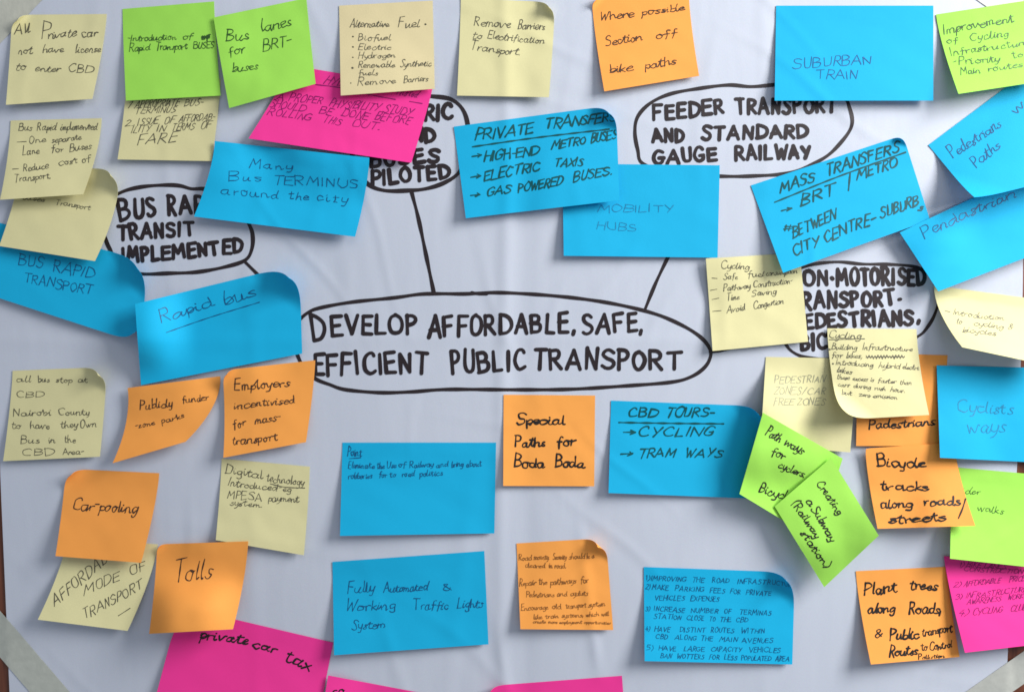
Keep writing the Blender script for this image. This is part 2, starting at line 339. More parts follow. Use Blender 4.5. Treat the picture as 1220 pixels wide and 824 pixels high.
def ribbons(name, strokes, width, surf, m, parent, rng, lift=0.10, vary=0.14, inside=None):
    """lay each stroke as a flat round-ended band of ink on the surface function surf(px, extra mm)"""
    PX, EX, FC = [], [], []; lvl = 0.0
    pieces = []
    for st0 in strokes:
        for P in split_corners(np.asarray(st0, float)):
            P = resample(P, max(1.0, width * 0.55))
            if inside is not None:
                ok = inside(P)
                if not ok.all():
                    run = []
                    for q, k in zip(P, ok):
                        if k: run.append(q)
                        else:
                            if len(run) > 1: pieces.append(np.array(run))
                            run = []
                    if len(run) > 1: pieces.append(np.array(run))
                    continue
            pieces.append(P)
    for P in pieces:
        if True:
            n = len(P)
            T = np.gradient(P, axis=0); T /= np.maximum(np.hypot(T[:, 0], T[:, 1])[:, None], 1e-9)
            Nn = np.stack([-T[:, 1], T[:, 0]], 1)
            w = width / 2 * (1 + vary * np.sin(np.arange(n) * 0.35 + rng.uniform(0, 6)) * rng.uniform(.4, 1)) * rng.uniform(.93, 1.07)
            base = sum(len(a) for a in PX); L_, R_ = P + Nn * w[:, None], P - Nn * w[:, None]
            ring = [L_, R_]
            lvl = (lvl + 0.004) % 0.09; e = lift + lvl + np.linspace(0, 0.006, n)
            caps = []
            for end, sg in ((0, -1), (n - 1, 1)):
                a = [P[end] + w[end] * (math.cos(t) * Nn[end] + sg * math.sin(t) * T[end]) for t in (math.pi / 4, math.pi / 2, 3 * math.pi / 4)]
                caps.append(np.array(a))
            PX += [L_, R_, caps[0], caps[1]]; EX += [e, e, np.full(3, e[0]), np.full(3, e[-1])]
            for i in range(n - 1): FC.append((base + i, base + i + 1, base + n + i + 1, base + n + i))
            c0 = base + 2 * n
            FC.append((base, base + n, c0 + 2, c0 + 1, c0)); FC.append((base + n - 1, c0 + 3, c0 + 4, c0 + 5, base + 2 * n - 1))
    if not PX: return None
    V = surf(np.vstack(PX), np.concatenate(EX))
    o = obj(name, V, FC, m, parent, smooth=False)
    return o

def tag(o, label=None, cat=None, group=None, kind=None):
    for k, v in (('label', label), ('category', cat), ('group', group), ('kind', kind)):
        if v: o[k] = v
    return o

# ------------------------------------------------------------------ the wall and the flip chart sheet
Wd = 1.6
wl = obj('wall', [(-Wd, 0, -Wd), (Wd, 0, -Wd), (Wd, 0, Wd), (-Wd, 0, Wd), (-Wd, .03, -Wd), (Wd, .03, -Wd), (Wd, .03, Wd), (-Wd, .03, Wd)],
         [(0, 1, 2, 3), (7, 6, 5, 4), (0, 4, 5, 1), (3, 2, 6, 7), (1, 5, 6, 2), (0, 3, 7, 4)], wood_mat(), smooth=False)
tag(wl, kind='structure')
Lx = lambda y: np.interp(y, [-40, 598, 733, 816, 880], [-24, 1.7, 7.6, 11, 14])
Rx = lambda y: np.interp(y, [-40, 345, 430, 550, 690, 770, 880], [1223, 1218.5, 1216.3, 1212, 1205, 1201, 1196])
nu, nv = 420, 300
U, V_ = np.meshgrid(np.linspace(0, 1, nu + 1), np.linspace(0, 1, nv + 1))
py = -28 + V_ * (862 + 28); px = Lx(py) * (1 - U) + Rx(py) * U
PP = np.stack([px.ravel(), py.ravel()], 1)
chart = sheet('flip_chart_sheet', PP, chart_h(PP), nu, nv, 0.15, chart_mat())
tag(chart, 'large white paper sheet taped to brown wood, with hand-drawn mind map in black marker', 'paper sheet')
chart_surf = lambda p, e: wall_point(p, chart_h(p) + e)

rng = random.Random(5)
def marker(words, w=4.9):
    s = []
    for t, x0, y0, x1, y1, h in words: s += write(t, x0 + 2, y0 - 1.0, x1 - 2, y1 - 1.0, h * .93, rng, slant=0.02, wob=0.28, gap=2.5, var=.7)
    return s
def chart_text(words, w=4.9, label=None):
    w *= .93
    for wd in words:
        o = ribbons('marker_word', marker([wd]), w, chart_surf, INK['marker'], chart, rng, lift=0.20, vary=0.15)
def outline(pts, w=4.3, name='bubble_outline', closed=True):
    P = np.array(pts, float)
    if closed: P = np.vstack([P, P[:1]])
    return ribbons(name, [catmull(P, 8)], w, chart_surf, INK['marker'], chart, rng, lift=0.18, vary=0.18)

outline([(138,232),(153,226),(174,222),(199,220.5),(215,221.5),(228,225),(242,225),(262,228),(281,240),(296,266),(301,280),(300,297),(292,310),(268,318),(235,324),(202,325.5),(166,326),(142,318),(131,297),(127,288),(124,275),(127,248)])
outline([(511,114.5),(536,118),(551,130),(557.5,150),(558,180),(547,205),(531,217),(509,224.6),(487,227),(458,227),(438,219),(424,200),(418,165),(430,130),(465,114)], 4.6)
outline([(924,101),(895,103.4),(868,101.5),(833.5,105.5),(799,112),(775,123),(760,139),(756.5,157.5),(760,179),(766,195),(800,207),(858,210),(900,209.6),(943,205.5),(980,189.5),(1001,171),(1015,149.5),(1012,128),(1003,115),(965,103)], 4.0)
outline([(952,320),(971,314.5),(999,312),(1027,314.5),(1061,315),(1090,318),(1108,328),(1119,350),(1114,373.5),(1104,391),(1093,401),(1060,417),(1020,426),(985,427.5),(961,425.7),(946,420),(936.5,410),(926,385),(926,350),(936,330)], 4.0)
outline([(355.5,382),(366,373),(380,367),(418,360),(470,354.6),(499.7,350.5),(525,349.8),(554,350),(598,348.6),(667,353),(727,361),(778,373),(811,386.5),(833,400),(844.5,413),(846.7,424),(840,437),(824,448.4),(800,455),(745,459.5),(678,463.5),(612,464),(533,463.7),(491,466.5),(453,467.5),(412,464),(393,458),(376,451),(362,438),(353,418),(351,398)], 4.3)
for pts in ([(562,348.5),(570,350),(580,350)], [(490,227),(499,262),(509,310),(517,349)], [(796,306),(781,338),(768,370)], [(291,311),(318,338),(340,362),(356,384)], [(846,419),(860,417),(890,408),(935,396)]):
    outline(pts, 4.2, 'connector_line', closed=False)
chart_text([("BUS",140,264,187,259,23),("RAPID",199,258,268,254,22),("TRANSIT",140,288,233,280,17),("IMPLEMENTED",145,313,291,302,17)], 5.0)
chart_text([("ELECTRIC",432,148,541,143,19),("AND",474,172,520,170,17),("BUSES",440,200,526,193,17),("PILOTED",442,221,538,213,17)], 5.2)
chart_text([("FEEDER",777,143,864,136,18),("TRANSPORT",875,138,998,133,18),("AND",776,171,816,170,15),("STANDARD",835,168,964,164,16),("GAUGE",777,196,856,193,17),("RAILWAY",875,192,967,188,16)], 4.7)
chart_text([("NON",940,341,987,341,19),("-",989,338,994,338,12),("MOTORISED",996,342,1104,338,20),("TRANSPORT",942,370,1067,364,19),("-",1069,362,1075,362,12),("PEDESTRIANS",945,393,1090,387,18),(",",1092,384,1097,384,11),("BICYCLES",953,418,1050,412,18)], 5.0)
chart_text([("D",372,408,390,406,33),("EVELOP",393,401,498,398,25),("AFFORDABLE",509,402,679,397,24),(",",681,396,686,396,14),("SAFE",693,398,761,396,23),(",",761,396,766,396,13),
            ("EFFICIENT",374,449,512,444,26),("PUBLIC",536,445,628,441,26),("TRANSPORT",636,441,814,440,24)], 4.8)

# ------------------------------------------------------------------ strips of masking tape across the sheet's corners
def tape(p0, p1, width, col, label, nu=40, nv=8):
    global HM
    p0, p1 = np.array(p0, float), np.array(p1, float); d = (p1 - p0) / np.hypot(*(p1 - p0)); n = np.array([-d[1], d[0]])
    U, V = np.meshgrid(np.linspace(0, 1, nu + 1), np.linspace(-.5, .5, nv + 1))
    tear = 1.8 * np.sin(V * 23) + 1.1 * np.sin(V * 51)
    P = p0 + (U[..., None] * (p1 - p0)) + V[..., None] * n * width + ((U - .5) * 2 * tear * (abs(U - .5) > .49))[..., None] * d
    P = P.reshape(-1, 2)
    inside = (P[:, 0] > Lx(P[:, 1]) ) & (P[:, 0] < Rx(P[:, 1])) & (P[:, 1] < 862) & (P[:, 1] > -28)
    # the tape dips from the sheet down to the wood
    dist = np.minimum(np.minimum(P[:, 0] - Lx(P[:, 1]), Rx(P[:, 1]) - P[:, 0]), np.minimum(862 - P[:, 1], P[:, 1] + 28))
    k = np.clip((dist + 9) / 9, 0, 1); k = k * k * (3 - 2 * k)
    i = np.round((P[:, 0] - GX0) / GR).astype(int); j = np.round((P[:, 1] - GY0) / GR).astype(int); ok = (i >= 0) & (i < GW) & (j >= 0) & (j < GH)
    np.maximum.at(HM, (j[ok], i[ok]), chart_h(P)[ok] + .8)
    o = sheet('masking_tape', P, 0.35 + (chart_h(P) + 0.15) * k, nu, nv, 0.12, tape_mat('masking_tape', col))
    tag(o, label, 'tape', 'strips of masking tape at the corners of the sheet')
tape((-42, 706), (92, 862), 36, (0.50, 0.52, 0.46), 'strip of masking tape across the bottom left corner of the paper sheet')
tape((1118, 866), (1265, 763), 32, (0.47, 0.48, 0.44), 'strip of masking tape across the bottom right corner of the paper sheet')
tape((-60, 72), (70, -62), 58, (0.56, 0.56, 0.48), 'strip of masking tape across the top left corner behind the licence note')
tape((1128, -52), (1262, 42), 44, (0.56, 0.55, 0.53), 'strip of masking tape across the top right corner above the lime note')

# ------------------------------------------------------------------ sticky notes
PEN = {'pen': ('pen', .98, .14, True), 'pencap': ('pen', 1.0, .42, False), 'brown': ('brown', 1.25, .18, True), 'thick': ('black', 1.9, .15, True),
       'brownf': ('brownlight', 1.05, .18, True), 'green': ('green', 1.95, .30, False), 'bluepen': ('blue', .95, .2, False), 'bluejoin': ('blue', 1.0, .15, True), 'dblue': ('dblue', 1.0, .08, False), 'dbluejoin': ('dblue', 1.0, .14, True),
       'faint': ('faint', .9, .15, False), 'teal': ('teal', 1.0, .15, True), 'tealcap': ('teal', 1.0, .15, False), 'purple': ('purple', 1.05, .5, False), 'dgreen': ('dgreen', 1.1, .14, True), 'dgreenf': ('dgreen', .8, .14, True)}
HP = None
count = 0
def note(label, colour, quad, lines=(), pen='pen', lift=(6, 5), curls=None, p=1.35, bow=(0, 0, 0), twist=0.0, top=0.4, seed=None, res=2.6, power=1.45):
    """quad: flat corners TL TR BR BL in photo pixels; lift: mm the bottom corners stand off; curls: corner -> (reach, radius) px"""
    global HM, count
    count += 1; rg = random.Random(100 + count if seed is None else seed)
    lift = (lift[0] * .84, lift[1] * .84)
    Q = np.array(quad, float); TL, TR, BR, BL = Q
    def fwd(u, v):
        a = TL + np.outer(u, TR - TL); b = BL + np.outer(u, BR - BL); d = b - a
        vv = v ** p if p != 1 else v
        q = np.stack([a[:, 0] + d[:, 0] * vv, a[:, 1] + d[:, 1] * v], 1)
        q[:, 0] += 4 * v * (1 - v) * (bow[0] * (1 - u) + bow[1] * u); q[:, 1] += 4 * u * (1 - u) * bow[2] * (0.3 + .7 * v)
        return q
    def inv(P):
        u = np.full(len(P), .5); v = np.full(len(P), .5); e = 1e-4
        for _ in range(14):
            v_ = np.clip(v, 0.02, 1.2); f = fwd(u, v_); fu = (fwd(u + e, v_) - f) / e; fv = (fwd(u, v_ + e) - f) / e
            r = P - f; det = fu[:, 0] * fv[:, 1] - fu[:, 1] * fv[:, 0]
            du = (r[:, 0] * fv[:, 1] - r[:, 1] * fv[:, 0]) / det; dv = (fu[:, 0] * r[:, 1] - fu[:, 1] * r[:, 0]) / det
            u = np.clip(u + .8 * du, -.1, 1.1); v = np.clip(v_ + .8 * dv, 0, 1.1)
        return u, v
    u9, v9 = np.meshgrid(np.linspace(0, 1, 180), np.linspace(0, 1, 180)); F9 = fwd(u9.ravel(), v9.ravel())
    i9 = np.round((F9[:, 0] - GX0) / GR).astype(int); j9 = np.round((F9[:, 1] - GY0) / GR).astype(int); ok9 = (i9 >= 0) & (i9 < GW) & (j9 >= 0) & (j9 < GH)
    mk9 = np.zeros_like(HM); mk9[j9[ok9], i9[ok9]] = 1; mk9 = shift_max(mk9, 1)
    rel = (HM - CH0) * mk9
    sup = CH0 + .15 + blur(blur(shift_max(rel, 16), 9), 7)
    a1, a2, a3 = rg.uniform(-1, 1), rg.uniform(-1, 1), rg.uniform(0, 6)
    def height(u, v):
        s = np.clip((v - .14) / .86, 0, 1.2) ** power
        h = top + (lift[0] * (1 - u) + lift[1] * u) * s + twist * s * 4 * u * (1 - u)
        h += v * (0.9 * a1 * np.sin(math.pi * u) + 0.5 * a2 * np.sin(2 * math.pi * u + a3)) * .8
        h += 0.25 * np.sin(v * 6 + a3) * np.sin(u * 5 + a1 * 3)
        h += 0.10 * np.sin(u * 11 + a2 * 9 + 2 * np.sin(v * 5)) * np.sin(v * 9 + a1 * 7) + 0.05 * np.sin(u * 23 + a3) * np.sin(v * 17 + a1)
        return np.maximum(h, 0.2)
    CN = {'TL': (TL, TR, BL), 'TR': (TR, TL, BR), 'BR': (BR, BL, TR), 'BL': (BL, TL, BR)}
    def curl(P, h):
        P = P.copy(); h = h.copy()
        for k, c in (curls or {}).items():
            reach, R = c[0], c[1]; A, B_, D_ = CN[k]
            e1 = (B_ - A) / np.hypot(*(B_ - A)); e2 = (D_ - A) / np.hypot(*(D_ - A)); 
            bias = c[2] if len(c) > 2 else .5
            nrm = e1 * bias + e2 * (1 - bias); nrm /= np.hypot(*nrm)
            t = reach - (P - A) @ nrm; mk = t > 0; th = t[mk] / R
            P[mk] += np.outer(t[mk] - R * np.sin(th), nrm); h[mk] += R * (1 - np.cos(th)) * PXMM
        return P, h
    def surf(P, e):
        u, v = inv(P); P2, h = curl(P, height(u, v)); return wall_point(P2, h + sample(sup, P2) + e)
    def inside(P):
        u, v = inv(P); f = fwd(u, np.clip(v, 0.02, 1.1)); bad = np.hypot(*(P - f).T) > 1.5
        return (u > .008) & (u < .992) & (v > .008) & (v < .992) & ~bad
    wpx = np.hypot(*(TR - TL)); hpx = np.hypot(*(BL - TL)); nu = max(24, int(wpx / res)); nv = max(24, int(hpx / res))
    U, V = np.meshgrid(np.linspace(0, 1, nu + 1), np.linspace(0, 1, nv + 1)); U, V = U.ravel(), V.ravel()
    P2, h = curl(fwd(U, V), height(U, V)); ht = h + sample(sup, P2)
    o = sheet('sticky_note', P2, ht, nu, nv, 0.14, M[colour])
    tag(o, label, 'sticky note', 'sticky notes stuck all over the paper sheet')
    # rasterise into the height map
    U3, V3 = np.meshgrid(np.linspace(0, 1, 160), np.linspace(0, 1, 160)); U3, V3 = U3.ravel(), V3.ravel()
    P3, h3 = curl(fwd(U3, V3), height(U3, V3)); h3 = h3 + sample(sup, P3) + .35
    i = np.round((P3[:, 0] - GX0) / GR).astype(int); j = np.round((P3[:, 1] - GY0) / GR).astype(int); ok = (i >= 0) & (i < GW) & (j >= 0) & (j < GH)
    np.maximum.at(HM, (j[ok], i[ok]), h3[ok])
    # the writing
    hs, hg = rg.uniform(-.08, .12), rg.uniform(1.1, 1.9)
    for ln in lines:
        pn = pen
        if isinstance(ln, dict): pn = ln.get('pen', pen); kind = ln['k']; data = ln['d']; wf = ln.get('w', 1)
        else: kind, data, wf = 't', ln, 1
        ik, w, sl, jn = PEN[pn]
        if kind == 't':
            hh_ = np.mean([q[5] for q in (data if isinstance(data, list) else [data])]); wf = wf * float(np.clip(.38 + .05 * hh_, .6, 1.05))
        strokes = []
        if kind == 't':
            for wd in (data if isinstance(data, list) else [data]):
                t, x0, y0, x1, y1, hh = wd[:6]; strokes += write(t, x0, y0, x1, y1, hh, rg, slant=sl + hs, join=jn, wob=.33, hand=count, gap=hg)
            nm = 'handwritten_line'
        elif kind == 'u': strokes = [catmull(np.array(data, float), 6)]; nm = 'pen_underline'
        elif kind == 'dot':
            strokes = [np.array([(x - .3, y), (x + .3, y + .2)]) for x, y in data]; nm = 'bullet_mark'; wf = 1.7
        elif kind == 'scr':
            x0, y0, x1, y1 = data; n = 26
            strokes = [catmull(np.array([(x0 + (x1 - x0) * q / n, y0 + (y1 - y0) * q / n + (1.8 if q % 2 else -1.8) + rg.uniform(-.7, .7)) for q in range(n + 1)]), 3),
                       np.array([(x0, y0 + .5), ((x0 + x1) / 2, (y0 + y1) / 2 - .4), (x1, y1)], float)]; nm = 'scribbled_out_words'
        ribbons(nm, strokes, w * wf, surf, INK[ik], o, rg, lift=0.14, vary=.34, inside=inside)
    return o
def u_(*pts, **k): return dict(k='u', d=list(pts), **k)
def row(y0, y1, h, *ws):
    """words on one straight baseline; y0 at the first word's start, y1 at the last word's end"""
    xa, xb = ws[0][1], ws[-1][2]; f = lambda x: y0 + (y1 - y0) * (x - xa) / max(1e-6, xb - xa)
    return [(w[0], w[1], f(w[1]), w[2], f(w[2]), w[3] if len(w) > 3 else h) for w in ws]

# top left
note('pale yellow note reading All Private car, in the top left corner of the sheet', 'yellow', [(14,18),(127,17),(110,118),(7,125)],
     [row(41,38,13,("All",17,36)), row(46,43,12,("P",48,58,22),("rivate",57,91,12),("car",97,116,12)), row(64,62,10,("not",22,39),("have",51,76),("license",90,121)), row(84,87,10,("to",19,30,11),("enter",42,73,9),("CBD",81,112,9))],
     lift=(9,6), curls={'TL': (18, 9)})
note('pale yellow note on bus terminus and fare, tucked under the lime Introduction note', 'yellow', [(151,92),(263,94),(252,192),(140,190)],
     [row(129,125,8,("1",152,155),("APPROPRIATE",160,215),("BUS-",219,243)), row(136,134,7,("TERMINUS",160,210)), row(151,143,8,("2.",149,158),("ISSUE",163,190),("OF",196,208),("AFFORDAB-",213,257)),
      row(159,153,8,("ILITY",156,178),("IN",186,196),("TERMS",204,233),("OF",239,250)), row(173,169,12,("FARE",163,213))], pen='pencap', lift=(6,5))
note('lime green note reading Introduction of Rapid Transport Buses', 'lime', [(146,11),(255,2),(263,114),(150,120)],
     [row(49,47,8,("-Introduction",152,211),("of",218,230)), dict(k='t',d=row(48,47,8,("of",240,250)),w=1.5), dict(k='scr',d=(240,45,250,44),w=.5), row(61,57,9,("Rapid",154,179),("Transport",185,224),("BUSES",230,255,8))],
     pen='dgreen', lift=(6,3))
note('hot pink note about a proper feasibility study, under the buff fuel note', 'pink', [(347,78),(515,106),(490,194),(296,165)],
     [row(99,106,9,("HYBRID",386,428)), row(112,116,9,("Piloted",472,497)), u_((376,101),(404,104.5),(446,114),(471,118.6)), u_((488,121),(503,123.5)),
      row(118,125,9,("A",330,337),("PROPER",343,385)), row(126,138,9,("PHYSIBILITY",392,453),("STUDY",456,492)),
      row(127,133,9,("SHOULD",320,366)), row(136,148,9,("BE",379,394),("DONE",406,440),("BEFORE",446,490)), row(137,144,8,("ROLLING",318,371)), row(146,155,8,("THIS",383,407),("OUT.",419,454))],
     pen='purple', lift=(8,8), p=1.1)
note('lime green note reading Bus lanes for BRT buses, tilted', 'lime', [(254.6,21),(365,-2),(376,100),(273,129)],
     [row(50,47,14,("Bus",269,296)), row(39,30,16,("lanes",312,347)), row(68,63,12,("for",273,292)), row(61,53,13,("BRT-",313,347)), row(87,82,11,("buses",277,307))], pen='dgreen', lift=(8,5), p=1.1)
note('buff yellow note listing alternative fuels with bullet points', 'buff', [(404,7),(515.5,1),(518,106),(406,114)],
     [row(33,32,9,("Alternative",417,465),("Fuel",474,500,11)), dict(k='dot',d=[(420.5,43.7),(420.5,56),(420.5,68.4),(420,81),(418,99),(507,29)]),
      row(48,48,8,("Biofuel",426,467)), row(59,59,7.5,("Electric",427,467)), row(69.5,68.5,7.5,("Hydrogen",427,472)), row(81,79,8,("Renewable",427,472),("Synthetic",477,515)), row(90,90,7,("fuels",427,451)), row(102,97,8,("Remove",426,473),("Barriers",481,511))], lift=(6,4), p=1)
note('pale yellow note reading Remove Barriers to Electrification Transport, top middle', 'yellow', [(549,-2),(661,3),(654,116),(544.5,114)],
     [row(31,36,11,("Remove",564,609),("Barriers",617,650)), row(45,52,9,("to",563,574),("Electrification",581,650)), row(59,66,10,("Transport.",560,620))], lift=(5,7), curls={'TR': (20, 11)})
note('orange note reading Where possible Section off bike paths', 'orange', [(705,-3),(821,-2),(833,90.6),(720,109)],
     [row(24,12,11,("Where",716,757),("possible",765,817,9)), row(55,43,11,("Section",722,767),("off",782,807,10)), row(88,76,11,("bike",727,755),("paths",769,807))], pen='brown', lift=(8,5), curls={'TL': (13, 7)})
note('plain bright blue note reading SUBURBAN TRAIN, upright at the top', 'blue', [(924.7,7),(1112,7),(1112,120),(923,120)],
     [row(81.5,77,11,("SUBURBAN",944,1038)), row(95.5,93.5,10,("TRAIN",972,1022))], pen='bluepen', lift=(8,8), p=1)
# left column
note('bright blue note reading BUS RAPID TRANSPORT, at the left edge with rounded curled corners', 'blue', [(-14,262),(176,311),(168,410),(-32,345)],
     [row(316,318,12,("BUS",22,52)), row(322,333,12,("RAPID",62,112)), row(336,350,11,("TRANSPORT",28,110))], pen='dblue', lift=(4,6), curls={'TR': (34, 19), 'BR': (36, 20)}, p=1)
note('pale yellow note under the Bus Rapid note, its right corner curled up', 'yellow', [(24,203),(143,200),(113,311),(-1,293)],
     [row(238,240,7,("buses",27,54)), row(244,250,7,("Transport",66,108))], lift=(6,8), curls={'TR': (30, 16)}, p=1.3, bow=(0,4,0))
note('pale yellow note reading Bus Rapid implemented, above the blue left-edge note', 'yellow', [(12.6,143.7),(121,141),(99,231.5),(0,238)],
     [row(155,154.5,9,("Bus",22,38),("Rapid",44,67),("implemented",72,117)), row(172,167,8,("-",20,31),("One",35,55),("separate",62,98)), row(184,178,9,("Lane",27,47),("for",61,75),("Buses",83,109)),
      row(206,192,9,("-",15,22),("Reduce",28,59),("cost",70,92),("of",98,108)), row(217,212,9,("Transport.",17,61))], pen='pen', lift=(11,9), p=1.6)
note('bright blue note reading Rapid bus, underlined, its top right corner curling', 'blue', [(161,362),(357,314),(360,421),(168,458.6)],
     [row(385,364,14,("Rapid",193,257)), row(361,352,17,("bus",268,305)), u_((198,396),(250,378),(309,360))], pen='dbluejoin', lift=(6,5), curls={'TR': (48, 27)}, p=1.1)
note('bright blue note reading Many Bus Terminus around the city', 'blue', [(256,168),(440,188),(423,282),(231,258)],
     [row(200,202,10,("Many",297,349)), row(215,217,10,("Bus",272,311)), row(220,223,10,("TERMINUS",327,426)), row(232,241,11,("around",263,332),("the",344,368,9),("city",378,415))], pen='dblue', lift=(10,10), p=1.5)
note('pale yellow note about a bus stop at CBD and Nairobi County, top right corner curled', 'yellow', [(15,441.5),(127,437),(119,543.7),(3.7,549)],
     [row(455.5,455,8,("all",20,37),("bus",45,59),("stop",67,86),("at",93,104)), row(473,473,7,("CBD",20,53)), row(496,494,9,("Nairobi",16,61),("County",70,107)), row(511,509,9,("to",14,25),("have",36,59),("they",72,93),("Own",96,115)),
      row(528,527,9,("Bus",25,47),("in",58,66),("the",77,90)), row(543,541,8,("CBD",27,65),("Area-",75,100))], lift=(6,5), curls={'TR': (25, 12)})
note('slanting orange note reading Publicly funder, its bottom corner swung left', 'orange', [(152,462),(262,448),(221,526),(134,551.5)],
     [row(488,485,11,("Publicly",167,206)), row(480,475,9,("funder",218,249)), row(510,505,7,("-zone",162,185)), row(504,497,7,("parks",193,220))], pen='brown', lift=(14,12), p=1.45, bow=(4,5,0))
note('pale yellow note on digital technology payment system, under the Employers note', 'yellow', [(264,546),(369,555.6),(362,661),(257,643)],
     [row(564,570,11,("Digital",268,314)), row(573,577,10,("technology",317,363)), u_((322,576),(340,580),(363,581)), row(577,587,9,("Introduced-eg",272,347)), row(594,598,9,("MPESA",271,312),("payment",320,357)), row(602,604,8,("system.",274,312))], lift=(6,6))
note('orange note reading Employers incentivised for mass-transport', 'orange', [(265,441),(375.5,429),(364.5,526.5),(266,545)],
     [row(466,458,12,("Employers",279,347)), row(487,480,10,("incentivised",279,352)), row(510,507,11,("for",278,293)), row(505,501,11,("mass-",304,334)), row(530,523,11,("transport",277,332))], pen='brown', lift=(10,8), curls={'TL': (15, 8)}, bow=(2,0,0))
note('pale yellow note reading AFFORDABLE MODE OF TRANSPORT, under the Car-pooling note', 'yellow', [(80,640),(188,648),(152,751),(45,737.6)],
     [("AFFORDABLE",64,721,148,655,13), ("MODE",100,709,145,689,11), ("OF",155,686,172,679,11), ("TRANSPORT",100,738,172,699,11), u_((141,733),(155,724))], pen='pencap', lift=(13,10), p=1.35)
note('orange note reading Car-pooling', 'orange', [(78,558),(189.6,563.4),(168,670),(66,662)],
     [row(606,611,15,("Car-pooling",87,165))], pen='brown', lift=(11,10), curls={'TL': (22, 12)})
note('hot pink note reading private car tax, cut off by the bottom of the picture', 'pink', [(214,722),(397,765),(376,870),(180,850)],
     [row(760,767,13,("private",238,297)), row(770,778,13,("car",300,328)), row(787,797,17,("tax",338,369))], pen='thick', lift=(8,6), curls={'TL': (40, 22)}, p=1)
note('orange note reading Tolls', 'orange', [(187,648),(295.5,644.5),(277.6,749),(177.6,754.5)],
     [row(692,688,26,("Tolls",205,252))], pen='brown', lift=(11,9), curls={'TL': (10, 6)}, p=1.5)
note('hot pink note at the bottom edge beside the private car tax note', 'pink', [(391,804),(560,836),(545,915),(375,900)],
     [row(826,826,9,("co",397,410))], pen='thick', lift=(3,3), p=1)
note('hot pink note at the bottom edge below the orange Road security note', 'pink', [(578,817),(741,804.5),(748,900),(590,910)], [], lift=(5,5), curls={'TL': (22, 13)}, p=1)
# centre
note('plain bright blue note with tiny writing about railway, left of Boda Boda', 'blue', [(408,527),(591,527),(589,635),(405,638)],
     [row(543,543,11,("Point",414,431)), u_((416,546),(430,545)), row(558,555,8,("Eliminate",415,447),("the",449,458),("Use",461,472),("of",475,484),("Railway",488,517),("and",520,534),("bring",538,552),("about",556,574)),
      row(570,566,8,("robberies",415,444),("for",452,461),("to",464,472),("road",479,494),("politics",500,528))], pen='dbluejoin', lift=(9,3), p=1)
note('bright blue note reading Fully Automated and Working Traffic Lights System', 'blue', [(396,669),(577,656),(582,767),(398,780)],
     [row(705,703,13,("Fully",414,446,15),("Automated",457,511,11),("&",528,538,8)), row(726,724,12,("Working",413,472),("Traffic",491,535),("Lights",545,575)), row(749,748,11,("System",419,460))], pen='dbluejoin', lift=(9,4), p=1)
note('square orange note reading Special Paths for Boda Boda', 'orange', [(600,470),(709,471),(708,579),(599.5,578.5)],
     [row(506,504,13,("Special",616,674)), row(533,530,13,("Paths",613,649),("for",664,686)), row(557,557,13,("Boda",613,649),("Boda",662,697))], pen='thick', lift=(5,3), p=1)
note('orange note with small dense writing about pathways, top right corner folded', 'orange', [(615.4,647),(722,640.5),(730.6,750),(620,749)],
     [row(667,665,7,("Road",618,634),("security.",636,654),("Security",659,675),("should",678,697),("be a",699,708)), row(676,676,7,("cleared",626,650),("in road.",654,674)),
      row(697,694,8,("Repair",619,639),("the",642,652),("pathways",656,687),("for",692,701)), row(711,709,7,("Pedestrians",627,661),("and",664,676),("cyclists",680,701)),
      row(727,722,7,("Encourage",621,654),("old",658,669),("transport",674,699),("system",701,721)), row(737,733,6,("like train systems,",636,695),("which will",698,726)), row(742,743,4.5,("create more employment opportunities",635,728))],
     pen='brownf', lift=(9,4), curls={'TR': (22, 9.5)}, p=1)
def lst(y0, y1, *ws): return row(y0, y1, 5.6, *ws)
note('bright blue note with five numbered points in small capitals, bottom centre', 'blue', [(767,675),(947,681.5),(944,791),(768,787)],
     [lst(690.6,697,("1)",769,774),("IMPROVING",776,818),("THE",825,839),("ROAD",848,869),("INFRASTRUCTURE",879,950)), lst(701,709,("2)",769,774),("MAKE",777,797),("PARKING",804,839),("FEES",846,864),("FOR",870,882),("PRIVATE",889,919)), lst(714,716,("VEHICLES",780,816),("EXPENSES",823,857)),
      lst(727,732.5,("3)",769,774),("INCREASE",779,816),("NUMBER",823,856),("OF",863,871),("TERMINAS",881,919)), lst(736,741,("STATION",779,812),("CLOSE",818,839),("TO",845,852),("THE",858,871),("CBD",877,891)),
      lst(751,754,("4)",769,774),("HAVE",780,799),("DISTINT",810,841),("ROUTES",847,875),("WITHIN",883,911)), lst(760.6,765.6,("CBD",781,795),("ALONG",804,830),("THE",835,849),("MAIN",857,879),("AVENUES",884,921)),
      lst(774,777,("5)",770,778),("HAVE",785,806),("LARGE",815,840),("CAPACITY",847,884),("VEHICLES",892,930)), lst(783,787,("BAN",787,800),("WOTTERS",807,839),("FOR",845,857),("LESS",863,878),("POPULATED",883,919),("AREA",924,940))],
     pen='dblue', lift=(11,4), curls={'TR': (33, 19)}, p=1)
note('bright blue note reading CBD TOURS, CYCLING, TRAM WAYS in green felt pen', 'blue', [(728,477),(914,484),(908,594),(725,587)],
     [row(497,496,11,("CBD",748,785),("TOURS-",794,852)), u_((737.5,503),(800,504),(862,504.6)), row(519.5,519,11,(">",741,755,9),("CYCLING",760,851)), row(545,543.5,10,(">",738,752,9),("TRAM",760,805),("WAYS",816,862))],
     pen='green', lift=(8,2), curls={'TR': (32, 18)}, p=1)
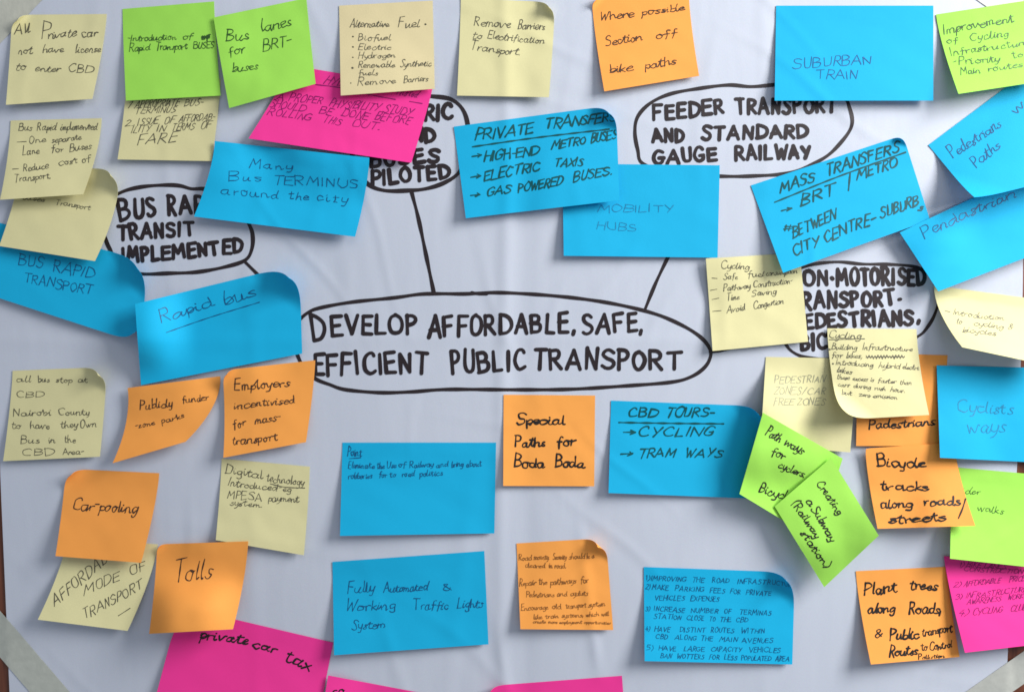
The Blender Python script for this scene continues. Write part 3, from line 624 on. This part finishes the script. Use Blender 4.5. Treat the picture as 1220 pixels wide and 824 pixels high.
note('plain bright blue note reading MOBILITY HUBS, below the PRIVATE TRANSFERS note', 'blue', [(670,195),(857.5,197),(855,307),(671.6,304.7)],
     [row(252.6,253,9,("MOBILITY",712,802)), row(274,274.5,9,("HUBS",711,758))], pen='teal', lift=(7,4), p=1)
note('bright blue note listing PRIVATE TRANSFERS in green felt pen, top right corner curled', 'blue', [(540.6,151),(734,125),(738,238.7),(555,260)],
     [row(168,158,12,("PRIVATE",566,637)), row(154,143,12,("TRANSFERS",649,737)), u_((563,175),(640,164),(726,154)), row(191,189,9,(">",562,573)), row(193,183,11,("HIGH-END",577,644)), row(178,166,10,("METRO",657,699),("BUSES",704,736)),
      row(216,214,9,(">",560,572)), row(215,204,11,("ELECTRIC",576,645)), row(200,197,10,("TAXIS",660,696)), row(237,235,9,(">",560,571)), row(233,230,10,("GAS",580,608)), row(229,220,10,("POWERED",616,672)), row(217,208,10,("BUSES.",683,731))],
     pen='green', lift=(8,7), curls={'TR': (29, 16)}, p=1)
# right side
note('pale yellow note listing Cycling, Safe fuel consumption, Pathway Construction', 'yellow', [(841,308),(953,301),(962.7,407),(849,418)],
     [row(321,320,9,("Cycling",859,894)), row(335,325,8,("-",848,854),("Safe",862,879),("fuel",891,910),("consumption",913,951,7)), row(349,337,8,("-",846,854),("Pathway",862,895),("Construction-",898,945)), row(360,350,8,("-",848,856),("Time",866,881),("Saving",896,926)), row(375,362,8,("-",849,859),("Avoid",866,888),("Congestion",898,935))],
     lift=(7,4), p=1)
note('bright blue note reading MASS TRANSFERS, BRT METRO, tilted upward', 'blue', [(894.5,221),(1076,161),(1108,262),(933,325)],
     [row(231,216,12,("MASS",930,973)), row(211,178,12,("TRANSFERS",986,1074)), u_((923,241),(1000,210),(1079,181.5)), row(256,252,9,(">",931,943)), row(245,232,13,("BRT",954,997)), u_((1013,206),(1011,227)), row(214,197,11,("METRO",1021,1071)),
      row(277,275,9,("#",934,943)), row(284,258,11,("BETWEEN",945,999)), row(306,293,12,("CITY",946,976)), row(290,264,12,("CENTRE-",983,1046)), row(260,243,12,("SUBURB",1049,1097)), row(252,250,5,("s",1094,1100,10))],
     pen='green', lift=(13,8), curls={'TR': (13, 8)}, p=1)
note('crumpled pale yellow note at the right edge, rolled along its top', 'yellow', [(1113,340),(1240,357),(1262,438),(1146.5,413.5)],
     [row(373,382,7,("-",1125,1131),("Introduction",1136,1197)), row(385,393,7,("to",1139,1146),("cycling",1160,1196),("&",1201,1206)), row(395,400,7,("bicycles",1147,1187))], pen='pen', lift=(24,20), p=1.4, top=2.5, bow=(-3,0,0), twist=4, power=1.25)
note('bright blue note reading Pendastrian, steeply tilted at the right edge', 'blue', [(1072,277),(1243,196),(1292,280),(1118,347)],
     [("Pendastrian",1099,284,1212,233,13)], pen='dbluejoin', lift=(16,8), p=1)
note('bright blue note reading Pedestrians Paths, curling off the sheet under the lime note', 'blue', [(1106,173),(1252,64),(1330,196),(1160,238)],
     [("Pedestrians",1134,189,1194,150,14), ("Paths",1162,200,1193,176,14), ("w",1210,138,1222,128,14)], pen='dbluejoin', lift=(22,14), p=1, curls={'BL': (26, 30)}, twist=4, power=1.3)
note('lime green note reading Improvement of Cycling Infrastructure, top right corner', 'lime', [(1115.4,17.5),(1229,0),(1248,96),(1142,112)],
     [row(41,26,12,("Improvement",1125,1209)), row(52,51,9,("of",1128,1141)), row(49.5,43.5,10,("Cycling",1156,1202)), row(67,53,9,("Infrastructure",1132,1226)), row(79,73,10,("-Priority",1136,1192)), row(70,68,9,("to",1206,1219)), row(90,79,9,("Main",1145,1168),("routes",1178,1219))],
     pen='dgreen', lift=(20,10), p=1.3)
note('pale yellow note with faint pencil reading PEDESTRIAN ZONES, CAR FREE ZONES', 'yellow', [(912.5,425),(1022,427),(1013,538.6),(906,530)],
     [row(456,455,8,("PEDESTRIAN",922,984)), row(469.5,469,8,("ZONES/CAR",922,984)), row(482,482,8,("FREE",922,946),("ZONES",950,984))], pen='faint', lift=(4,6), p=1)
note('orange note reading Padestrians, half hidden behind the curled Cycling note', 'orange', [(1022,420),(1129,423),(1122,531),(1020,531)],
     [row(510,507,11,("Padestrians",1035,1115))], pen='thick', lift=(3,4), p=1)
note('curled pale yellow note headed Cycling, Building Infrastructure for bikes', 'yellow', [(985.7,391),(1092,392),(1107,494),(1000,500)],
     [row(402,403,9,("Cycling",988,1027)), u_((987,404.5),(1010,404),(1030,403.5)), dict(k='dot',d=[(988.6,416),(992.5,433)]), row(416,418,7,("Building",991,1022),("Infrastructure",1028,1088)), row(426,426,7,("for bikes,",991,1028)), dict(k='scr',d=(1032,425,1078,425),w=.8),
      row(434,441,7,("Introducing",996,1041),("hybrid",1047,1073),("electric",1075,1097)), row(443,446,7,("bikes",997,1015)), row(451,458,6,("these excess is",997,1042),("faster",1046,1069),("than",1072,1086)), row(460,467,6,("cars",998,1012),("during",1017,1038),("rush",1042,1055),("hour.",1061,1078)), row(470,476,6,("but",1002,1015),("zero",1023,1037),("emission",1040,1070))],
     lift=(9,9), curls={'BL': (32, 20)}, p=1.5, seed=77)
note('orange note reading Plant trees along Roads and Public transport Routes', 'orange', [(1019.7,680),(1128,674.6),(1143.4,782),(1037.6,791)],
     [row(709,705,15,("Plant",1030,1069)), row(703,702,13,("trees",1084,1117)), row(730,729,13,("along",1034,1066)), row(731,730,14,("Roads,",1083,1120)), row(760,759,9,("&",1043,1051)), row(762,761,14,("Public",1060,1095)), dict(k="t",d=row(758,752,11,("transport",1099,1136)),w=.75), row(782,780,12,("Routes",1060,1093)), dict(k="t",d=row(775,771,9,("to",1097,1105),("Control",1108,1135)),w=.75), dict(k="t",d=row(785,783,6,("Pollution",1094,1126)),w=.8)],
     pen='thick', lift=(15,6), p=1.3)
note('hot pink note at the right edge with purple writing, below the lime note', 'pink', [(1124.7,662),(1246,672),(1262,764),(1149.7,777)],
     [row(675,677,6,("1)",1142,1147),("BIKE LANES",1151,1200)), row(680,683,5,("CONSTRUCTION",1148,1219)), row(699,691,6,("2)",1136,1144),("AFFORDABLE",1148,1193),("PRICES",1202,1228)), row(714,704,6,("3)",1138,1146),("INFRASTRUCTURE",1151,1225)), row(720,711,6,("AWARENESS",1152,1194),("WORKS",1201,1226)), row(733,726,7,("4)",1142,1153),("CYCLING",1159,1196),("CLUBS",1204,1230))],
     pen='purple', lift=(15,10), p=1.2)
note('lime green note reading walks, at the right edge behind the Bicycle tracks note', 'lime', [(1134,556),(1246,566),(1243,677),(1132,665)],
     [row(588,589,9,("rider",1142,1169)), row(608,611,10,("walks",1164,1197))], pen='dgreenf', lift=(16,10), p=1)
note('orange note reading Bicycle tracks along roads/streets', 'orange', [(1031,534),(1137,527),(1162,626),(1045.6,629.5)],
     [row(556,555,14,("Bicycle",1044,1104)), row(584,584,12,("tracks",1049,1107)), row(605,601,12,("along",1050,1088),("roads",1101,1145)), u_((1151,592),(1147,605),(1142,617)), row(623,619,12,("streets",1059,1128))], pen='thick', lift=(12,9), curls={'TL': (8, 8)}, p=1.4)
note('bright blue note reading Cyclists ways, at the right edge', 'blue', [(1116,435),(1240,438),(1243,551),(1120,545)],
     [row(490,492,15,("Cyclists",1141,1208)), row(515,515,18,("ways",1152,1199))], pen='teal', lift=(8,5), p=1)
note('lime green note reading Path ways for cyclers, Bicycle, tilted clockwise', 'lime', [(909,491.5),(1004,546),(972,643),(881,588)],
     [dict(k='t',d=[("Path",911,517,929,526,12), ("ways",934,530,956,541,12)],w=.72), dict(k='t',d=[("for",918,541,934,547,11)],w=.75), dict(k='t',d=[("cyclers.",927,556,958,569,10)],w=.75), dict(k='t',d=[("Bicycle",904,586,944,597,13)],w=.75)], pen='thick', lift=(16,8), p=1)
note('lime green note reading Creating a subway railway station, turned on its corner', 'lime', [(923,603),(990,545),(1047,637.6),(982,699)],
     [dict(k='t',d=[("Creating",973,576,998,614,10)],w=.8), dict(k='t',d=[("a",961,597,966,603,12)],w=.8), dict(k='t',d=[("Subway",967,606,990,646,11)],w=.8), dict(k='t',d=[("(Railway",943,600,972,642,10)],w=.8), dict(k='t',d=[("station)",954,635,984,677,10)],w=.8)],
     pen='thick', lift=(17,15), p=1, power=1.5)
